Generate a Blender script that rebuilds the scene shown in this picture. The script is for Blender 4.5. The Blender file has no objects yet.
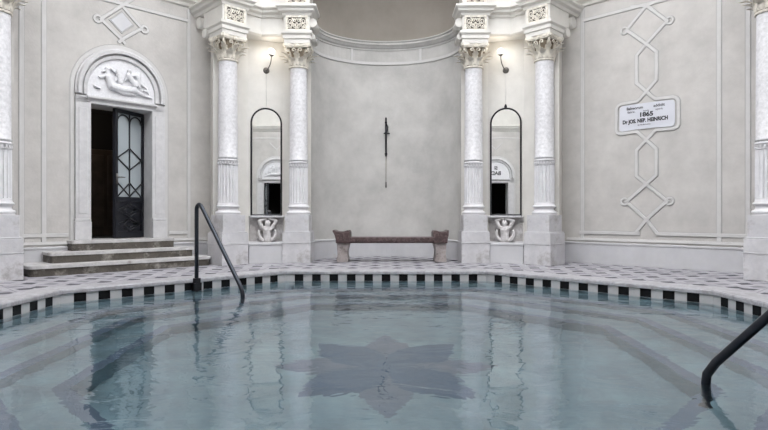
import bpy, bmesh, math, random
from mathutils import Vector, Matrix
random.seed(7)
PI = math.pi
SC = bpy.context.scene
COL = SC.collection
CX, CY = 0.0, 4.46            # centre of the hall
H = 0.80                      # eye height over the deck
R2 = math.sqrt(2)

# ------------------------------------------------------------------ materials
def nodes_of(m):
    m.use_nodes = True
    nt = m.node_tree
    return nt, nt.nodes, nt.links, nt.nodes['Principled BSDF']

def mat(name, col, rough=0.6, var=0.0, scale=3.0, metal=0.0, bump=0.0, bscale=40.0, stain=None, vein=None, coord='Object', detail=6):
    m = bpy.data.materials.new(name)
    nt, N, L, P = nodes_of(m)
    P.inputs['Roughness'].default_value = rough
    P.inputs['Metallic'].default_value = metal
    P.inputs['Base Color'].default_value = (*col, 1)
    tc = N.new('ShaderNodeTexCoord')
    out = None
    if var > 0:
        n = N.new('ShaderNodeTexNoise'); n.inputs['Scale'].default_value = scale
        n.inputs['Detail'].default_value = detail; n.inputs['Roughness'].default_value = 0.65
        L.new(tc.outputs[coord], n.inputs['Vector'])
        r = N.new('ShaderNodeValToRGB')
        r.color_ramp.elements[0].position = 0.32; r.color_ramp.elements[1].position = 0.68
        r.color_ramp.elements[0].color = (*[c*(1-var) for c in col], 1)
        r.color_ramp.elements[1].color = (*[min(1, c*(1+var*0.6)) for c in col], 1)
        L.new(n.outputs['Fac'], r.inputs['Fac'])
        out = r.outputs['Color']
    if vein:
        vc, vs, va = vein
        n = N.new('ShaderNodeTexNoise'); n.inputs['Scale'].default_value = vs
        n.inputs['Detail'].default_value = 8; n.inputs['Distortion'].default_value = 1.6
        L.new(tc.outputs[coord], n.inputs['Vector'])
        r = N.new('ShaderNodeValToRGB')
        e = r.color_ramp.elements
        e[0].position = 0.44; e[0].color = (0, 0, 0, 1)
        e[1].position = 0.56; e[1].color = (0, 0, 0, 1)
        k = r.color_ramp.elements.new(0.5); k.color = (va, va, va, 1)
        L.new(n.outputs['Fac'], r.inputs['Fac'])
        mx = N.new('ShaderNodeMix'); mx.data_type = 'RGBA'
        L.new(r.outputs['Color'], mx.inputs['Factor'])
        if out: L.new(out, mx.inputs['A'])
        else: mx.inputs['A'].default_value = (*col, 1)
        mx.inputs['B'].default_value = (*vc, 1)
        out = mx.outputs['Result']
    if stain:
        sc_, sscale, lo, hi = stain
        n = N.new('ShaderNodeTexNoise'); n.inputs['Scale'].default_value = sscale
        n.inputs['Detail'].default_value = 7; n.inputs['Roughness'].default_value = 0.7
        L.new(tc.outputs[coord], n.inputs['Vector'])
        r = N.new('ShaderNodeMapRange'); r.inputs['From Min'].default_value = lo; r.inputs['From Max'].default_value = hi
        L.new(n.outputs['Fac'], r.inputs['Value'])
        mx = N.new('ShaderNodeMix'); mx.data_type = 'RGBA'
        L.new(r.outputs['Result'], mx.inputs['Factor'])
        if out: L.new(out, mx.inputs['A'])
        else: mx.inputs['A'].default_value = (*col, 1)
        mx.inputs['B'].default_value = (*sc_, 1)
        out = mx.outputs['Result']
    if out: L.new(out, P.inputs['Base Color'])
    if bump > 0:
        n = N.new('ShaderNodeTexNoise'); n.inputs['Scale'].default_value = bscale; n.inputs['Detail'].default_value = 5
        L.new(tc.outputs[coord], n.inputs['Vector'])
        b = N.new('ShaderNodeBump'); b.inputs['Strength'].default_value = bump; b.inputs['Distance'].default_value = 0.01
        L.new(n.outputs['Fac'], b.inputs['Height']); L.new(b.outputs['Normal'], P.inputs['Normal'])
    return m

M = {}
M['plaster'] = mat('grey plaster', (.505, .488, .468), .85, .15, 2.2, bump=.25, bscale=30)
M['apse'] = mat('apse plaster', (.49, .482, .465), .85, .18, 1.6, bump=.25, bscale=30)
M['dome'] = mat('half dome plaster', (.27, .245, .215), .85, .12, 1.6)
M['strap'] = mat('pale strap stucco', (.55, .542, .535), .75, .06, 5)
M['line'] = mat('grey contour line', (.40, .395, .385), .8)  # darker grey outline showing beside the straps
M['marble'] = mat('pale marble', (.68, .675, .69), .45, .08, 9, vein=((.58, .58, .62), 5, .3), bump=.08, bscale=60)
M['doorstone'] = mat('grey door marble', (.56, .555, .56), .5, .12, 7, vein=((.48, .48, .50), 5, .35), bump=.1, bscale=50)
M['shaft'] = mat('mottled shaft marble', (.68, .675, .695), .40, .20, 22, bump=.10, bscale=80)
M['dado'] = mat('dado marble', (.53, .53, .545), .45, .08, 3, vein=((.50, .50, .54), 2.2, .3), stain=((.42, .38, .33), 2.3, .62, .80))
M['plinth'] = mat('plinth marble', (.56, .555, .57), .5, .14, 4, vein=((.46, .46, .50), 3, .3), stain=((.24, .215, .20), 3.0, .52, .74), bump=.2, bscale=30)
M['warm'] = mat('cream stone', (.64, .625, .59), .6, .07, 4)
M['carve'] = mat('carved cream stone', (.72, .68, .60), .7, .25, 18, bump=.35, bscale=60)
M['leaf_shade'] = mat('painted shade capital core', (.20, .165, .12), .9, .3, 20)  # dark colour on the bell paints the shade between the leaves
M['gap_shade'] = mat('painted shade panel ground', (.13, .115, .10), .9, .3, 30)  # shade in the gaps of the scrollwork, put into the ground colour
M['relief'] = mat('white relief marble', (.70, .70, .72), .5, .10, 30, bump=.3, bscale=50)
M['bracket'] = mat('aged bracket stone', (.62, .60, .60), .6, .2, 14, stain=((.30, .27, .25), 9, .52, .72), bump=.3, bscale=50)
M['recess'] = mat('mottled niche stone', (.40, .38, .37), .8, .25, 7, stain=((.60, .59, .60), 5, .50, .66))  # brownish grey with paler blotches, darker than the bracket
M['iron'] = mat('black iron', (.018, .018, .022), .35, .2, 20, metal=.5)
M['steel'] = mat('dark handrail steel', (.035, .04, .05), .28, .15, 20, metal=.75)
M['bronze'] = mat('grey bronze', (.16, .15, .14), .42, .2, 20, metal=.7)
M['doorpaint'] = mat('blue black door paint', (.008, .009, .014), .35, .25, 20)
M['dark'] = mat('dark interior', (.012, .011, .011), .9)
M['wood'] = mat('brown varnished wood', (.06, .045, .035), .3, .4, 6)
M['bench_red'] = mat('dark red marble', (.065, .038, .038), .45, .5, 14, vein=((.22, .17, .165), 9, .4))
M['bench_leg'] = mat('grey pink bench stone', (.36, .32, .31), .6, .4, 18, stain=((.08, .06, .055), 9, .50, .66), bump=.6, bscale=40)
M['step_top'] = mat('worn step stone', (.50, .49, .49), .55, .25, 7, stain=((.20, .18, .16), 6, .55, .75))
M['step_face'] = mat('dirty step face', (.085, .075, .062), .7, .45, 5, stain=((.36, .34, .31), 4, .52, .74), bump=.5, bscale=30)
M['coping'] = mat('coping marble', (.33, .325, .34), .45, .30, 9, vein=((.42, .42, .46), 5, .6), bump=.2, bscale=40)
M['white_tile'] = mat('white fascia tile', (.50, .50, .51), .25, .08, 8)
M['black_tile'] = mat('black fascia tile', (.004, .004, .005), .5)
M['pool'] = mat('pale teal pool tile', (.205, .295, .34), .5, .28, 2.6)
M['band'] = mat('slate blue pool band', (.105, .15, .215), .5, .15, 3)
M['petal_a'] = mat('slate petal mosaic', (.07, .12, .19), .5, .15, 4)
M['petal_b'] = mat('mauve petal mosaic', (.135, .17, .225), .5, .15, 4)
M['letter'] = mat('black lettering', (.02, .02, .025), .5)
M['plaque'] = mat('white plaque marble', (.60, .61, .66), .35, .05, 6)
M['ceiling'] = mat('white ceiling', (.40, .39, .38), .9)
M['gold'] = mat('tarnished wire', (.30, .27, .22), .4, metal=.6)

M['black_tile'].node_tree.nodes['Principled BSDF'].inputs['Specular IOR Level'].default_value = .2
def glass_mirror():
    m = bpy.data.materials.new('mirror glass'); nt, N, L, P = nodes_of(m)
    P.inputs['Base Color'].default_value = (.90, .91, .90, 1); P.inputs['Metallic'].default_value = 1; P.inputs['Roughness'].default_value = .015
    return m
M['mirror'] = glass_mirror()
m = bpy.data.materials.new('grey door glass'); nt, N, L, P = nodes_of(m)
P.inputs['Base Color'].default_value = (.36, .40, .42, 1); P.inputs['Roughness'].default_value = .15
P.inputs['Specular IOR Level'].default_value = .9
M['doorglass'] = m
m = bpy.data.materials.new('lit lamp glass'); nt, N, L, P = nodes_of(m)
P.inputs['Base Color'].default_value = (.9, .9, .9, 1)
P.inputs['Emission Color'].default_value = (1, .95, .88, 1); P.inputs['Emission Strength'].default_value = 1.6
M['bulb'] = m

def water_mat():
    m = bpy.data.materials.new('pool water'); m.use_nodes = True
    nt = m.node_tree; N = nt.nodes; L = nt.links; N.clear()
    o = N.new('ShaderNodeOutputMaterial'); P = N.new('ShaderNodeBsdfPrincipled')
    P.inputs['Base Color'].default_value = (.88, .96, .98, 1); P.inputs['Roughness'].default_value = 0.0
    P.inputs['IOR'].default_value = 1.5; P.inputs['Transmission Weight'].default_value = 1
    tc = N.new('ShaderNodeTexCoord'); mp = N.new('ShaderNodeMapping'); mp.inputs['Scale'].default_value = (1.0, 1.5, 1)
    L.new(tc.outputs['Object'], mp.inputs['Vector'])
    n = N.new('ShaderNodeTexNoise'); n.inputs['Scale'].default_value = 2.6; n.inputs['Detail'].default_value = 3; n.inputs['Roughness'].default_value = .5
    n.inputs['Distortion'].default_value = .6
    L.new(mp.outputs['Vector'], n.inputs['Vector'])
    b = N.new('ShaderNodeBump'); b.inputs['Strength'].default_value = 1.0; b.inputs['Distance'].default_value = WAVE
    L.new(n.outputs['Fac'], b.inputs['Height']); L.new(b.outputs['Normal'], P.inputs['Normal'])
    L.new(P.outputs['BSDF'], o.inputs['Surface'])
    return m
WAVE = .010
M['water'] = water_mat()

def deck_mat():
    m = bpy.data.materials.new('patterned marble paving'); nt, N, L, P = nodes_of(m)
    uv = N.new('ShaderNodeUVMap'); uv.uv_map = 'plan'
    sep = N.new('ShaderNodeSeparateXYZ'); L.new(uv.outputs['UV'], sep.inputs[0])
    def mth(op, a, b=None, c=None):
        n = N.new('ShaderNodeMath'); n.operation = op
        for i, v in enumerate((a, b, c)):
            if v is None: continue
            if isinstance(v, (int, float)): n.inputs[i].default_value = v
            else: L.new(v, n.inputs[i])
        return n.outputs[0]
    U, V = sep.outputs['X'], sep.outputs['Y']
    S = .34
    def lattice(ou, ov, r):
        fu = mth('ABSOLUTE', mth('SUBTRACT', mth('FRACT', mth('ADD', mth('DIVIDE', U, S), ou)), .5))
        fv = mth('ABSOLUTE', mth('SUBTRACT', mth('FRACT', mth('ADD', mth('DIVIDE', V, S*1.35), ov)), .5))
        return mth('LESS_THAN', mth('ADD', fu, fv), r)
    d1 = lattice(0, 0, .27); d2 = lattice(.5, .5, .24)
    # thin joints
    gu = mth('LESS_THAN', mth('ABSOLUTE', mth('SUBTRACT', mth('FRACT', mth('DIVIDE', mth('ADD', U, V), S)), .5)), .03)
    gv = mth('LESS_THAN', mth('ABSOLUTE', mth('SUBTRACT', mth('FRACT', mth('DIVIDE', mth('SUBTRACT', U, V), S)), .5)), .03)
    dark = mth('MAXIMUM', d1, mth('MULTIPLY', d2, .45)); dark = mth('MAXIMUM', dark, mth('MULTIPLY', mth('MAXIMUM', gu, gv), .42))
    n = N.new('ShaderNodeTexNoise'); n.inputs['Scale'].default_value = 5; n.inputs['Detail'].default_value = 7
    L.new(uv.outputs['UV'], n.inputs['Vector'])
    r = N.new('ShaderNodeValToRGB'); r.color_ramp.elements[0].position = .3; r.color_ramp.elements[1].position = .7
    r.color_ramp.elements[0].color = (.25, .245, .27, 1); r.color_ramp.elements[1].color = (.46, .45, .48, 1)
    L.new(n.outputs['Fac'], r.inputs['Fac'])
    mx = N.new('ShaderNodeMix'); mx.data_type = 'RGBA'; L.new(dark, mx.inputs['Factor'])
    L.new(r.outputs['Color'], mx.inputs['A']); mx.inputs['B'].default_value = (.05, .048, .06, 1)
    L.new(mx.outputs['Result'], P.inputs['Base Color']); P.inputs['Roughness'].default_value = .6; P.inputs['Specular IOR Level'].default_value = .3
    return m
M['deck'] = deck_mat()

# ------------------------------------------------------------------ mesh builder
class MB:
    def __init__(s):
        s.v = []; s.f = []; s.mi = []; s.sm = []
    def add(s, verts, faces, mi=0, smooth=False):
        o = len(s.v); s.v += [tuple(p) for p in verts]
        for f in faces:
            s.f.append(tuple(i+o for i in f)); s.mi.append(mi); s.sm.append(smooth)
    def box(s, x0, x1, y0, y1, z0, z1, mi=0, bev=0.0, Mx=None):
        bm = bmesh.new(); bmesh.ops.create_cube(bm, size=1)
        for v in bm.verts:
            v.co = Vector(((x0+x1)/2+v.co.x*(x1-x0), (y0+y1)/2+v.co.y*(y1-y0), (z0+z1)/2+v.co.z*(z1-z0)))
        if bev > 0: bmesh.ops.bevel(bm, geom=bm.edges[:], offset=bev, segments=2, affect='EDGES', profile=.5)
        s.addbm(bm, mi, Mx)
    def addbm(s, bm, mi=0, Mx=None, smooth=False):
        if Mx: bm.transform(Mx)
        bm.verts.index_update()
        s.add([v.co[:] for v in bm.verts], [[v.index for v in f.verts] for f in bm.faces], mi, smooth); bm.free()
    def prism(s, pts, z0, z1, mi=0, top=True, bottom=True):
        n = len(pts)
        v = [(x, y, z0) for x, y in pts]+[(x, y, z1) for x, y in pts]
        f = [(i, (i+1) % n, n+(i+1) % n, n+i) for i in range(n)]
        if bottom: f.append(tuple(range(n-1, -1, -1)))
        if top: f.append(tuple(range(n, 2*n)))
        s.add(v, f, mi)
    def lathe(s, prof, segs=32, mi=0, c=(0, 0), smooth=True, rf=None):
        v = []; f = []
        for r, z in prof:
            for k in range(segs):
                a = 2*PI*k/segs; rr = r if rf is None else rf(r, z, a)
                v.append((c[0]+rr*math.cos(a), c[1]+rr*math.sin(a), z))
        for i in range(len(prof)-1):
            for k in range(segs):
                k2 = (k+1) % segs
                f.append((i*segs+k, i*segs+k2, (i+1)*segs+k2, (i+1)*segs+k))
        s.add(v, f, mi, smooth)
        s.add([v[k] for k in range(segs)], [tuple(range(segs-1, -1, -1))], mi)
        s.add([v[-segs+k] for k in range(segs)], [tuple(range(segs))], mi)
    def tube(s, pts, r, segs=10, mi=0, cap=True):
        pts = [Vector(p) for p in pts]; n = len(pts)
        rs = r if isinstance(r, (list, tuple)) else [r]*n
        v = []; f = []; up = Vector((0.13, 0.2, 1)).normalized(); prev = None
        for i, p in enumerate(pts):
            d = (pts[min(i+1, n-1)]-pts[max(i-1, 0)]).normalized()
            if prev is None:
                a = d.cross(up)
                if a.length < .1: a = d.cross(Vector((1, 0, 0)))
            else:
                a = prev-d*prev.dot(d)
                if a.length < 1e-6: a = d.cross(up)
            a.normalize(); prev = a; b = d.cross(a)
            for k in range(segs):
                t = 2*PI*k/segs; v.append(p+(a*math.cos(t)+b*math.sin(t))*rs[i])
        for i in range(n-1):
            for k in range(segs):
                k2 = (k+1) % segs; f.append((i*segs+k, i*segs+k2, (i+1)*segs+k2, (i+1)*segs+k))
        s.add(v, f, mi, True)
        if cap:
            s.add(v[:segs], [tuple(range(segs-1, -1, -1))], mi); s.add(v[-segs:], [tuple(range(segs))], mi)
    def sphere(s, c, r, mi=0, seg=16, sc=(1, 1, 1)):
        bm = bmesh.new(); bmesh.ops.create_uvsphere(bm, u_segments=seg, v_segments=max(6, seg//2), radius=r)
        bm.transform(Matrix.Translation(c) @ Matrix.Diagonal((*sc, 1))); s.addbm(bm, mi, smooth=True)
    def capsule(s, a, b, ra, rb, mi=0, fl=1.0):
        """tapered limb from a to b, closed, with rounded ends"""
        a = Vector(a); b = Vector(b); d = b-a; n = 8; pts = []; rs = []
        L_ = max(d.length, 1e-4); u = d/L_
        for t in (-.98, -.8, -.45, 0): pts.append(a+u*ra*t); rs.append(max(ra*math.sqrt(1-t*t), .0008))
        for t in (0, .45, .8, .98): pts.append(b+u*rb*t); rs.append(max(rb*math.sqrt(1-t*t), .0008))
        s.tube(pts, rs, 10, mi)
    # plan sweep: path in xy, profile (offset to the hall side, z)
    def sweep(s, path, prof, side=1, mi=0, closed=False, smooth=False):
        n = len(path); rows = []
        for i in range(n):
            p = Vector(path[i])
            a = Vector(path[i-1]) if (i > 0 or closed) else None
            b = Vector(path[(i+1) % n]) if (i < n-1 or closed) else None
            ns = []
            if a is not None: d = (p-a).normalized(); ns.append(Vector((d.y, -d.x))*side)
            if b is not None: d = (b-p).normalized(); ns.append(Vector((d.y, -d.x))*side)
            m_ = ns[0] if len(ns) == 1 else (ns[0]+ns[1])/(1+ns[0].dot(ns[1]))
            rows.append([(p.x+m_.x*o, p.y+m_.y*o, z) for o, z in prof])
        k = len(prof); v = [q for r in rows for q in r]; f = []
        for i in range(n if closed else n-1):
            j = (i+1) % n
            for q in range(k-1): f.append((i*k+q, j*k+q, j*k+q+1, i*k+q+1))
        s.add(v, f, mi, smooth)
    # elevation sweep: path in (x,z), profile (lateral offset, height towards the hall = -y)
    def strap(s, path, prof, mi=0, closed=False, cap=True, dy=0.0):
        n = len(path); rows = []
        for i in range(n):
            p = Vector(path[i]); ns = []
            if i > 0 or closed: d = (p-Vector(path[i-1])).normalized(); ns.append(Vector((d.y, -d.x)))
            if i < n-1 or closed: d = (Vector(path[(i+1) % n])-p).normalized(); ns.append(Vector((d.y, -d.x)))
            m_ = ns[0] if len(ns) == 1 else (ns[0]+ns[1])/(1+ns[0].dot(ns[1]))
            rows.append([(p.x+m_.x*o, -h-dy, p.y+m_.y*o) for o, h in prof])
        k = len(prof); v = [q for r in rows for q in r]; f = []
        for i in range(n if closed else n-1):
            j = (i+1) % n
            for q in range(k-1): f.append((i*k+q, j*k+q, j*k+q+1, i*k+q+1))
        if cap and not closed: f.append(tuple(range(k))); f.append(tuple((n-1)*k+q for q in range(k-1, -1, -1)))
        s.add(v, f, mi)
    def build(s, name, mats, parent=None, loc=(0, 0, 0), rz=0.0, norm=True):
        me = bpy.data.meshes.new(name); me.from_pydata(s.v, [], s.f)
        if not isinstance(mats, (list, tuple)): mats = [mats]
        for m_ in mats: me.materials.append(M[m_] if isinstance(m_, str) else m_)
        me.polygons.foreach_set('material_index', s.mi); me.polygons.foreach_set('use_smooth', s.sm)
        if norm:
            bm = bmesh.new(); bm.from_mesh(me); bmesh.ops.remove_doubles(bm, verts=bm.verts, dist=1e-5)
            bmesh.ops.recalc_face_normals(bm, faces=bm.faces); bm.to_mesh(me); bm.free()
        me.update()
        o = bpy.data.objects.new(name, me); COL.objects.link(o)
        if parent: o.parent = parent
        else: o.location = loc; o.rotation_euler = (0, 0, rz)
        return o

def tag(o, label, cat=None, group=None, kind=None):
    if label: o['label'] = label
    if cat: o['category'] = cat
    if group: o['group'] = group
    if kind: o['kind'] = kind
    return o
def empty(name, loc, rz, label, cat, group=None, kind=None):
    o = bpy.data.objects.new(name, None); COL.objects.link(o); o.empty_display_size = .1
    o.location = loc; o.rotation_euler = (0, 0, rz)
    return tag(o, label, cat, group, kind)
def copy_tree(o, parent=None):
    c = o.copy(); COL.objects.link(c)
    if parent: c.parent = parent
    for ch in list(o.children): copy_tree(ch, c)
    return c
def struct(o, label=None):
    o['kind'] = 'structure'
    if label: o['label'] = label
    return o
def W(rx, ry): return (CX+rx, CY+ry)
STR = lambda w, h=.012, c=.006: [(-w/2, 0), (-w/2+c, h), (w/2-c, h), (w/2, 0)]

# ------------------------------------------------------------------ plan of the hall (relative to the centre, north-east quadrant)
SH = .16
def refl(p): return (p[1]+SH, p[0]-SH)
HW_N, AP = 1.308, 5.22
HW_E = HW_N-SH
DSUM = 8.14
low_half = [(HW_N, AP), (1.779, AP), (2.347, 4.98), (2.80, 4.527), (3.03, 5.11)]
ent_half = [(1.275, AP), (1.275, 4.80), (1.705, 4.80), (1.705, 4.99), (2.145, 4.99), (2.42, 4.71), (2.266, 4.558), (2.57, 4.254), (3.228, 4.912)]
low_pier2 = [refl(p) for p in low_half][::-1]
low_pier2[0] = (5.144, 2.996); low_pier2[1] = (4.737, 2.59)
ent_full = ent_half+[refl(p) for p in ent_half][::-1]
QUADS = [(1, 1), (-1, 1), (1, -1), (-1, -1)]
QN = {(1, 1): 'north_east', (-1, 1): 'north_west', (1, -1): 'south_east', (-1, -1): 'south_west'}
def mir(pts, sx, sy): return [W(x*sx, y*sy) for x, y in pts]

ENT = [(-.3, 3.67), (0, 3.67), (0, 3.74), (.018, 3.745), (.018, 3.80), (.045, 3.83), (.045, 3.87), (0, 3.88), (0, 4.115), (.02, 4.12),
       (.035, 4.16), (.075, 4.19), (.085, 4.225), (.12, 4.255), (.12, 4.285), (0, 4.30), (0, 4.62), (.05, 4.64), (.05, 4.70), (0, 4.72), (0, 6.5)]
trim_n = [0]
def trim_name():
    trim_n[0] += 1; return 'trim_%d' % trim_n[0]

ENTO = {}
for sx, sy in QUADS:
    side = sx*sy
    q = QN[(sx, sy)]
    # pier walls
    for k, pts in enumerate((low_half, low_pier2)):
        b = MB(); b.sweep(mir(pts, sx, sy), [(0, -.05), (0, 3.85)], side)
        struct(b.build('wall_%s_pier' % q if k == 0 else 'wall_%s_side_pier' % q, 'warm' if k == 0 else 'plaster'))
    # entablature over piers and along the diagonal wall
    b = MB()
    I_ = [(1.275, AP), (1.275, 4.80), (1.705, 4.80), (1.705, 5.3)]
    M_ = [(1.60, 4.89), (2.105, 4.89), (2.40, 4.595)]
    O_ = [(2.716, 5.008), (2.266, 4.558), (2.57, 4.254), (3.228, 4.912)]
    ENTM = [(-.3, 3.795), (0, 3.795)]+ENT[4:]
    for fn, rv in ((lambda p: p, False), (refl, True)):
        OK_ = lambda d: [(2.716, 5.008), (2.266, 4.558), (2.57, 4.254), (2.57+d, 4.254+d), (2.266+d, 4.558+d)]
        for pth, pr in ((I_, ENT), (M_, ENTM), (OK_(.30), ENT[:8]), (OK_(.44), [ENT[7], ENT[8]]), (O_, ENT[8:])):
            q_ = [fn(p) for p in pth]; b.sweep(mir(q_[::-1] if rv else q_, sx, sy), pr, side)
        for poly, z_ in ((OK_(.44), 3.885), (O_, 4.118), ([(1.275, 5.3), (1.275, 4.80), (1.705, 4.80), (1.705, 5.3)], 3.672), (OK_(.30), 3.672), ([(1.5, 4.89), (2.105, 4.89), (2.42, 4.575), (3.0, 5.3), (1.5, 5.5)], 3.796)):
            pw = mir([fn(p) for p in poly], sx, sy); b.add([(x, y, z_) for x, y in pw], [tuple(range(len(pw)))], 0)
        for d, z_, r_ in ((.54, 4.02, .095), (.40, 3.80, .075)):      # rolls of the side consoles
            p_, q2 = fn((2.60+d, 4.284+d)), fn((2.36+d, 4.524+d)); p_, q2 = W(p_[0]*sx, p_[1]*sy), W(q2[0]*sx, q2[1]*sy)
            b.tube([(*p_, z_), (*q2, z_)], r_, 20)
        for x_, z_, r_ in ((1.235, 4.03, .075), (1.25, 3.80, .055)):
            p_, q2 = fn((x_, 4.86)), fn((x_, 5.25)); p_, q2 = W(p_[0]*sx, p_[1]*sy), W(q2[0]*sx, q2[1]*sy)
            b.tube([(*p_, z_), (*q2, z_)], r_, 20)
    zc_ = 0 if sy > 0 else -.40
    WC = [(0, 4.27+zc_), (.03, 4.285+zc_), (.05, 4.33+zc_), (.10, 4.37+zc_), (.10, 4.40+zc_), (.14, 4.43+zc_), (.14, 4.46+zc_), (.004, 4.50+zc_), (.004, 6.5)]
    b.sweep(mir([ent_half[-1], refl(ent_half[-1])], sx, sy), WC, side)
    ENTO[(sx, sy)] = struct(b.build(trim_name(), 'warm'), 'cream moulded entablature over the column piers, %s side' % q.replace('_', ' '))
    # dado along the piers and the diagonal wall
    dado = [(0.022, 0), (0.022, .315), (.034, .322), (.034, .342), (0, .352)]
    b = MB()
    b.sweep(mir(low_half, sx, sy), dado, side); b.sweep(mir(low_pier2, sx, sy), dado, side)
    if sy > 0:
        a0, a1 = low_half[-1], low_pier2[0]
        if sx > 0: b.sweep(mir([a0, a1], sx, sy), dado, side)
        else:
            um = Vector((.7071, -.7071)); c = Vector((4.07, 4.07))
            b.sweep(mir([a0, tuple(c-um*.62)], sx, sy), dado, side); b.sweep(mir([tuple(c+um*.62), a1], sx, sy), dado, side)
    struct(b.build('baseboard_'+q, 'dado'))
    # pedestal block under the mirror between the plinths
    if sy > 0:
        b = MB(); b.prism(mir([(1.70, 4.83), (2.24, 4.60), (2.40, 4.99), (1.78, 5.25)], sx, sy), 0, .33)
        b.sweep(mir([(1.70, 4.83), (2.24, 4.60)], sx, sy), [(0, .30), (.012, .305), (.012, .33), (-.06, .345)], side)
        struct(b.build(trim_name(), 'dado'), 'low marble pedestal between two column plinths, %s' % q.replace('_', ' '))

# apses ------------------------------------------------------------
def ell(hw, dep, n=40, o=0.0):
    return [((hw-o)*math.cos(PI*k/n), (dep-o)*math.sin(PI*k/n)) for k in range(n+1)]
def apse(phi, hw, dist, dep, name, main=False):
    base = W(math.sin(phi)*dist, math.cos(phi)*dist); rz = -phi
    pts = ell(hw, dep)
    b = MB(); b.sweep(pts, [(0, -.05), (0, 4.14)], -1, smooth=True)
    struct(b.build('wall_'+name, 'apse', loc=(*base, 0), rz=rz))
    b = MB(); b.sweep(pts, [(0, 4.13), (0, 4.40)], -1, smooth=True); rows = 10; n = len(pts); v = []; f = []
    for r in range(rows+1):
        a = r/rows*PI/2*.999; v += [(x*math.cos(a), y*math.cos(a), 4.40+hw*math.sin(a)) for x, y in pts]
    for r in range(rows):
        for k in range(n-1): f.append((r*n+k, r*n+k+1, (r+1)*n+k+1, (r+1)*n+k))
    b.add(v, f, 0, True)
    # face above the arch
    A = [(hw*math.cos(t*PI/40), 4.40+hw*math.sin(t*PI/40)) for t in range(41)]
    w = hw+.1
    for i in range(40):
        (x0, z0), (x1, z1) = A[i], A[i+1]
        b.add([(x0, 0, z0), (x1, 0, z1), (x1, 0, 6.5), (x0, 0, 6.5)], [(0, 1, 2, 3)], 0)
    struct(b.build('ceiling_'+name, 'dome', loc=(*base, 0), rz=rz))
    b = MB(); b.sweep(pts, [(0, 3.695), (.021, 3.70), (.021, 3.752), (0, 3.757)], -1, 1); b.sweep(pts, [(0, 3.70), (.018, 3.705), (.018, 3.75), (.004, 3.755), (.004, 3.97), (.02, 3.975), (.02, 4.0), (.05, 4.02), (.075, 4.06), (.09, 4.065), (.09, 4.10), (.11, 4.115), (.11, 4.135), (0, 4.15)], -1)
    if main:
        for k in (13.3, 26.7):
            t = PI*k/40; x, y = hw*math.cos(t), dep*math.sin(t)
            nn = Vector((math.cos(t)/hw, math.sin(t)/dep)).normalized(); tt = Vector((-nn.y, nn.x))
            p = Vector((x, y))-nn*.018
            b.add([(p+tt*s1*.02+nn*e).to_3d()+Vector((0, 0, z)) for e in (0, .03) for s1, z in ((-1, 3.74), (1, 3.74), (1, 3.98), (-1, 3.98))],
                  [(0, 1, 2, 3), (0, 4, 5, 1), (2, 6, 7, 3), (1, 5, 6, 2), (0, 3, 7, 4)], 1)
    struct(b.build(trim_name(), ['apse', 'strap'], loc=(*base, 0), rz=rz), 'moulded band round the %s apse' % name.split('_')[0])
    b = MB(); b.sweep(pts, [(.022, 0), (.022, .315), (.034, .322), (.034, .342), (0, .352)], -1)
    struct(b.build('baseboard_'+name, 'dado', loc=(*base, 0), rz=rz))
apse(0, HW_N, AP, 1.07, 'north_apse', True)
apse(PI/2, HW_E, AP+SH, .9, 'east_apse'); apse(-PI/2, HW_E, AP+SH, .9, 'west_apse'); apse(PI, HW_N, AP, 1.07, 'south_apse')

# diagonal walls ---------------------------------------------------
DA = DSUM/R2
DOOR_HW = .45
def wall_frame(phi): return (*W(math.sin(phi)*DA, math.cos(phi)*DA), 0), -phi
def diag_wall(phi, name, sill=None, top=None):
    loc, rz = wall_frame(phi)
    x0, x1, zt = -1.62, 1.62, 4.45
    b = MB()
    if sill is None: b.add([(x0, 0, -.05), (x1, 0, -.05), (x1, 0, zt), (x0, 0, zt)], [(0, 1, 2, 3)])
    else:
        h = DOOR_HW
        for a, c, z0, z1 in ((x0, -h, -.05, zt), (h, x1, -.05, zt), (-h, h, top, zt), (-h, h, -.05, sill)):
            b.add([(a, 0, z0), (c, 0, z0), (c, 0, z1), (a, 0, z1)], [(0, 1, 2, 3)])
    return struct(b.build('wall_'+name, 'plaster', loc=loc, rz=rz))
P4 = PI/4
diag_wall(P4, 'north_east'); diag_wall(-P4, 'north_west', .435, 2.45)
diag_wall(3*P4, 'south_east', 0.0, 1.98); diag_wall(-3*P4, 'south_west', 0.0, 1.98)

# wall straps (frames of the plaster panels)
def straps(phi, us, door=False):
    loc, rz = wall_frame(phi); b = MB()
    def st(path, w=.062, e=0):
        b.strap(path, [(-w/2-.007, 0), (-w/2-.007, .002), (w/2+.007, .002), (w/2+.007, 0)], 1)
        b.strap(path, STR(w, .013, .005), 0, dy=e)
    ua, ub = us[0], us[-1]
    for i, u in enumerate(us): st([(u, .38), (u, 4.25)], .062, .0004*i)
    for z in (.51, 4.05):
        if z == .51 and door:
            st([(ua, z), (-.74, z)], .055, .003); st([(.74, z), (ub, z)], .055, .003)
        else:
            if z > 4: st([(ua, z), (ub, z)], .055, .003)
            else: st([(ua, z), (-.165, z), (-.165+.0, z)][:2], .055, .003); st([(.165, z), (ub, z)], .055, .003)
    # skirting fillet
    if door: segs = ((-1.37, -.74), (.74, 1.37))
    else: segs = ((-1.37, 1.37),)
    for a, c in segs: b.strap([(a, .40), (c, .40)], [(-.02, 0), (-.02, .012), (.02, .02), (.025, 0)], 0)
    return struct(b.build(trim_name(), ['strap', 'line'], loc=loc, rz=rz), 'pale stucco straps framing the plaster panels')
straps(P4, [-1.10, .92, 1.27]); straps(-P4, [-1.32, -1.05, 1.08], True)
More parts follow.
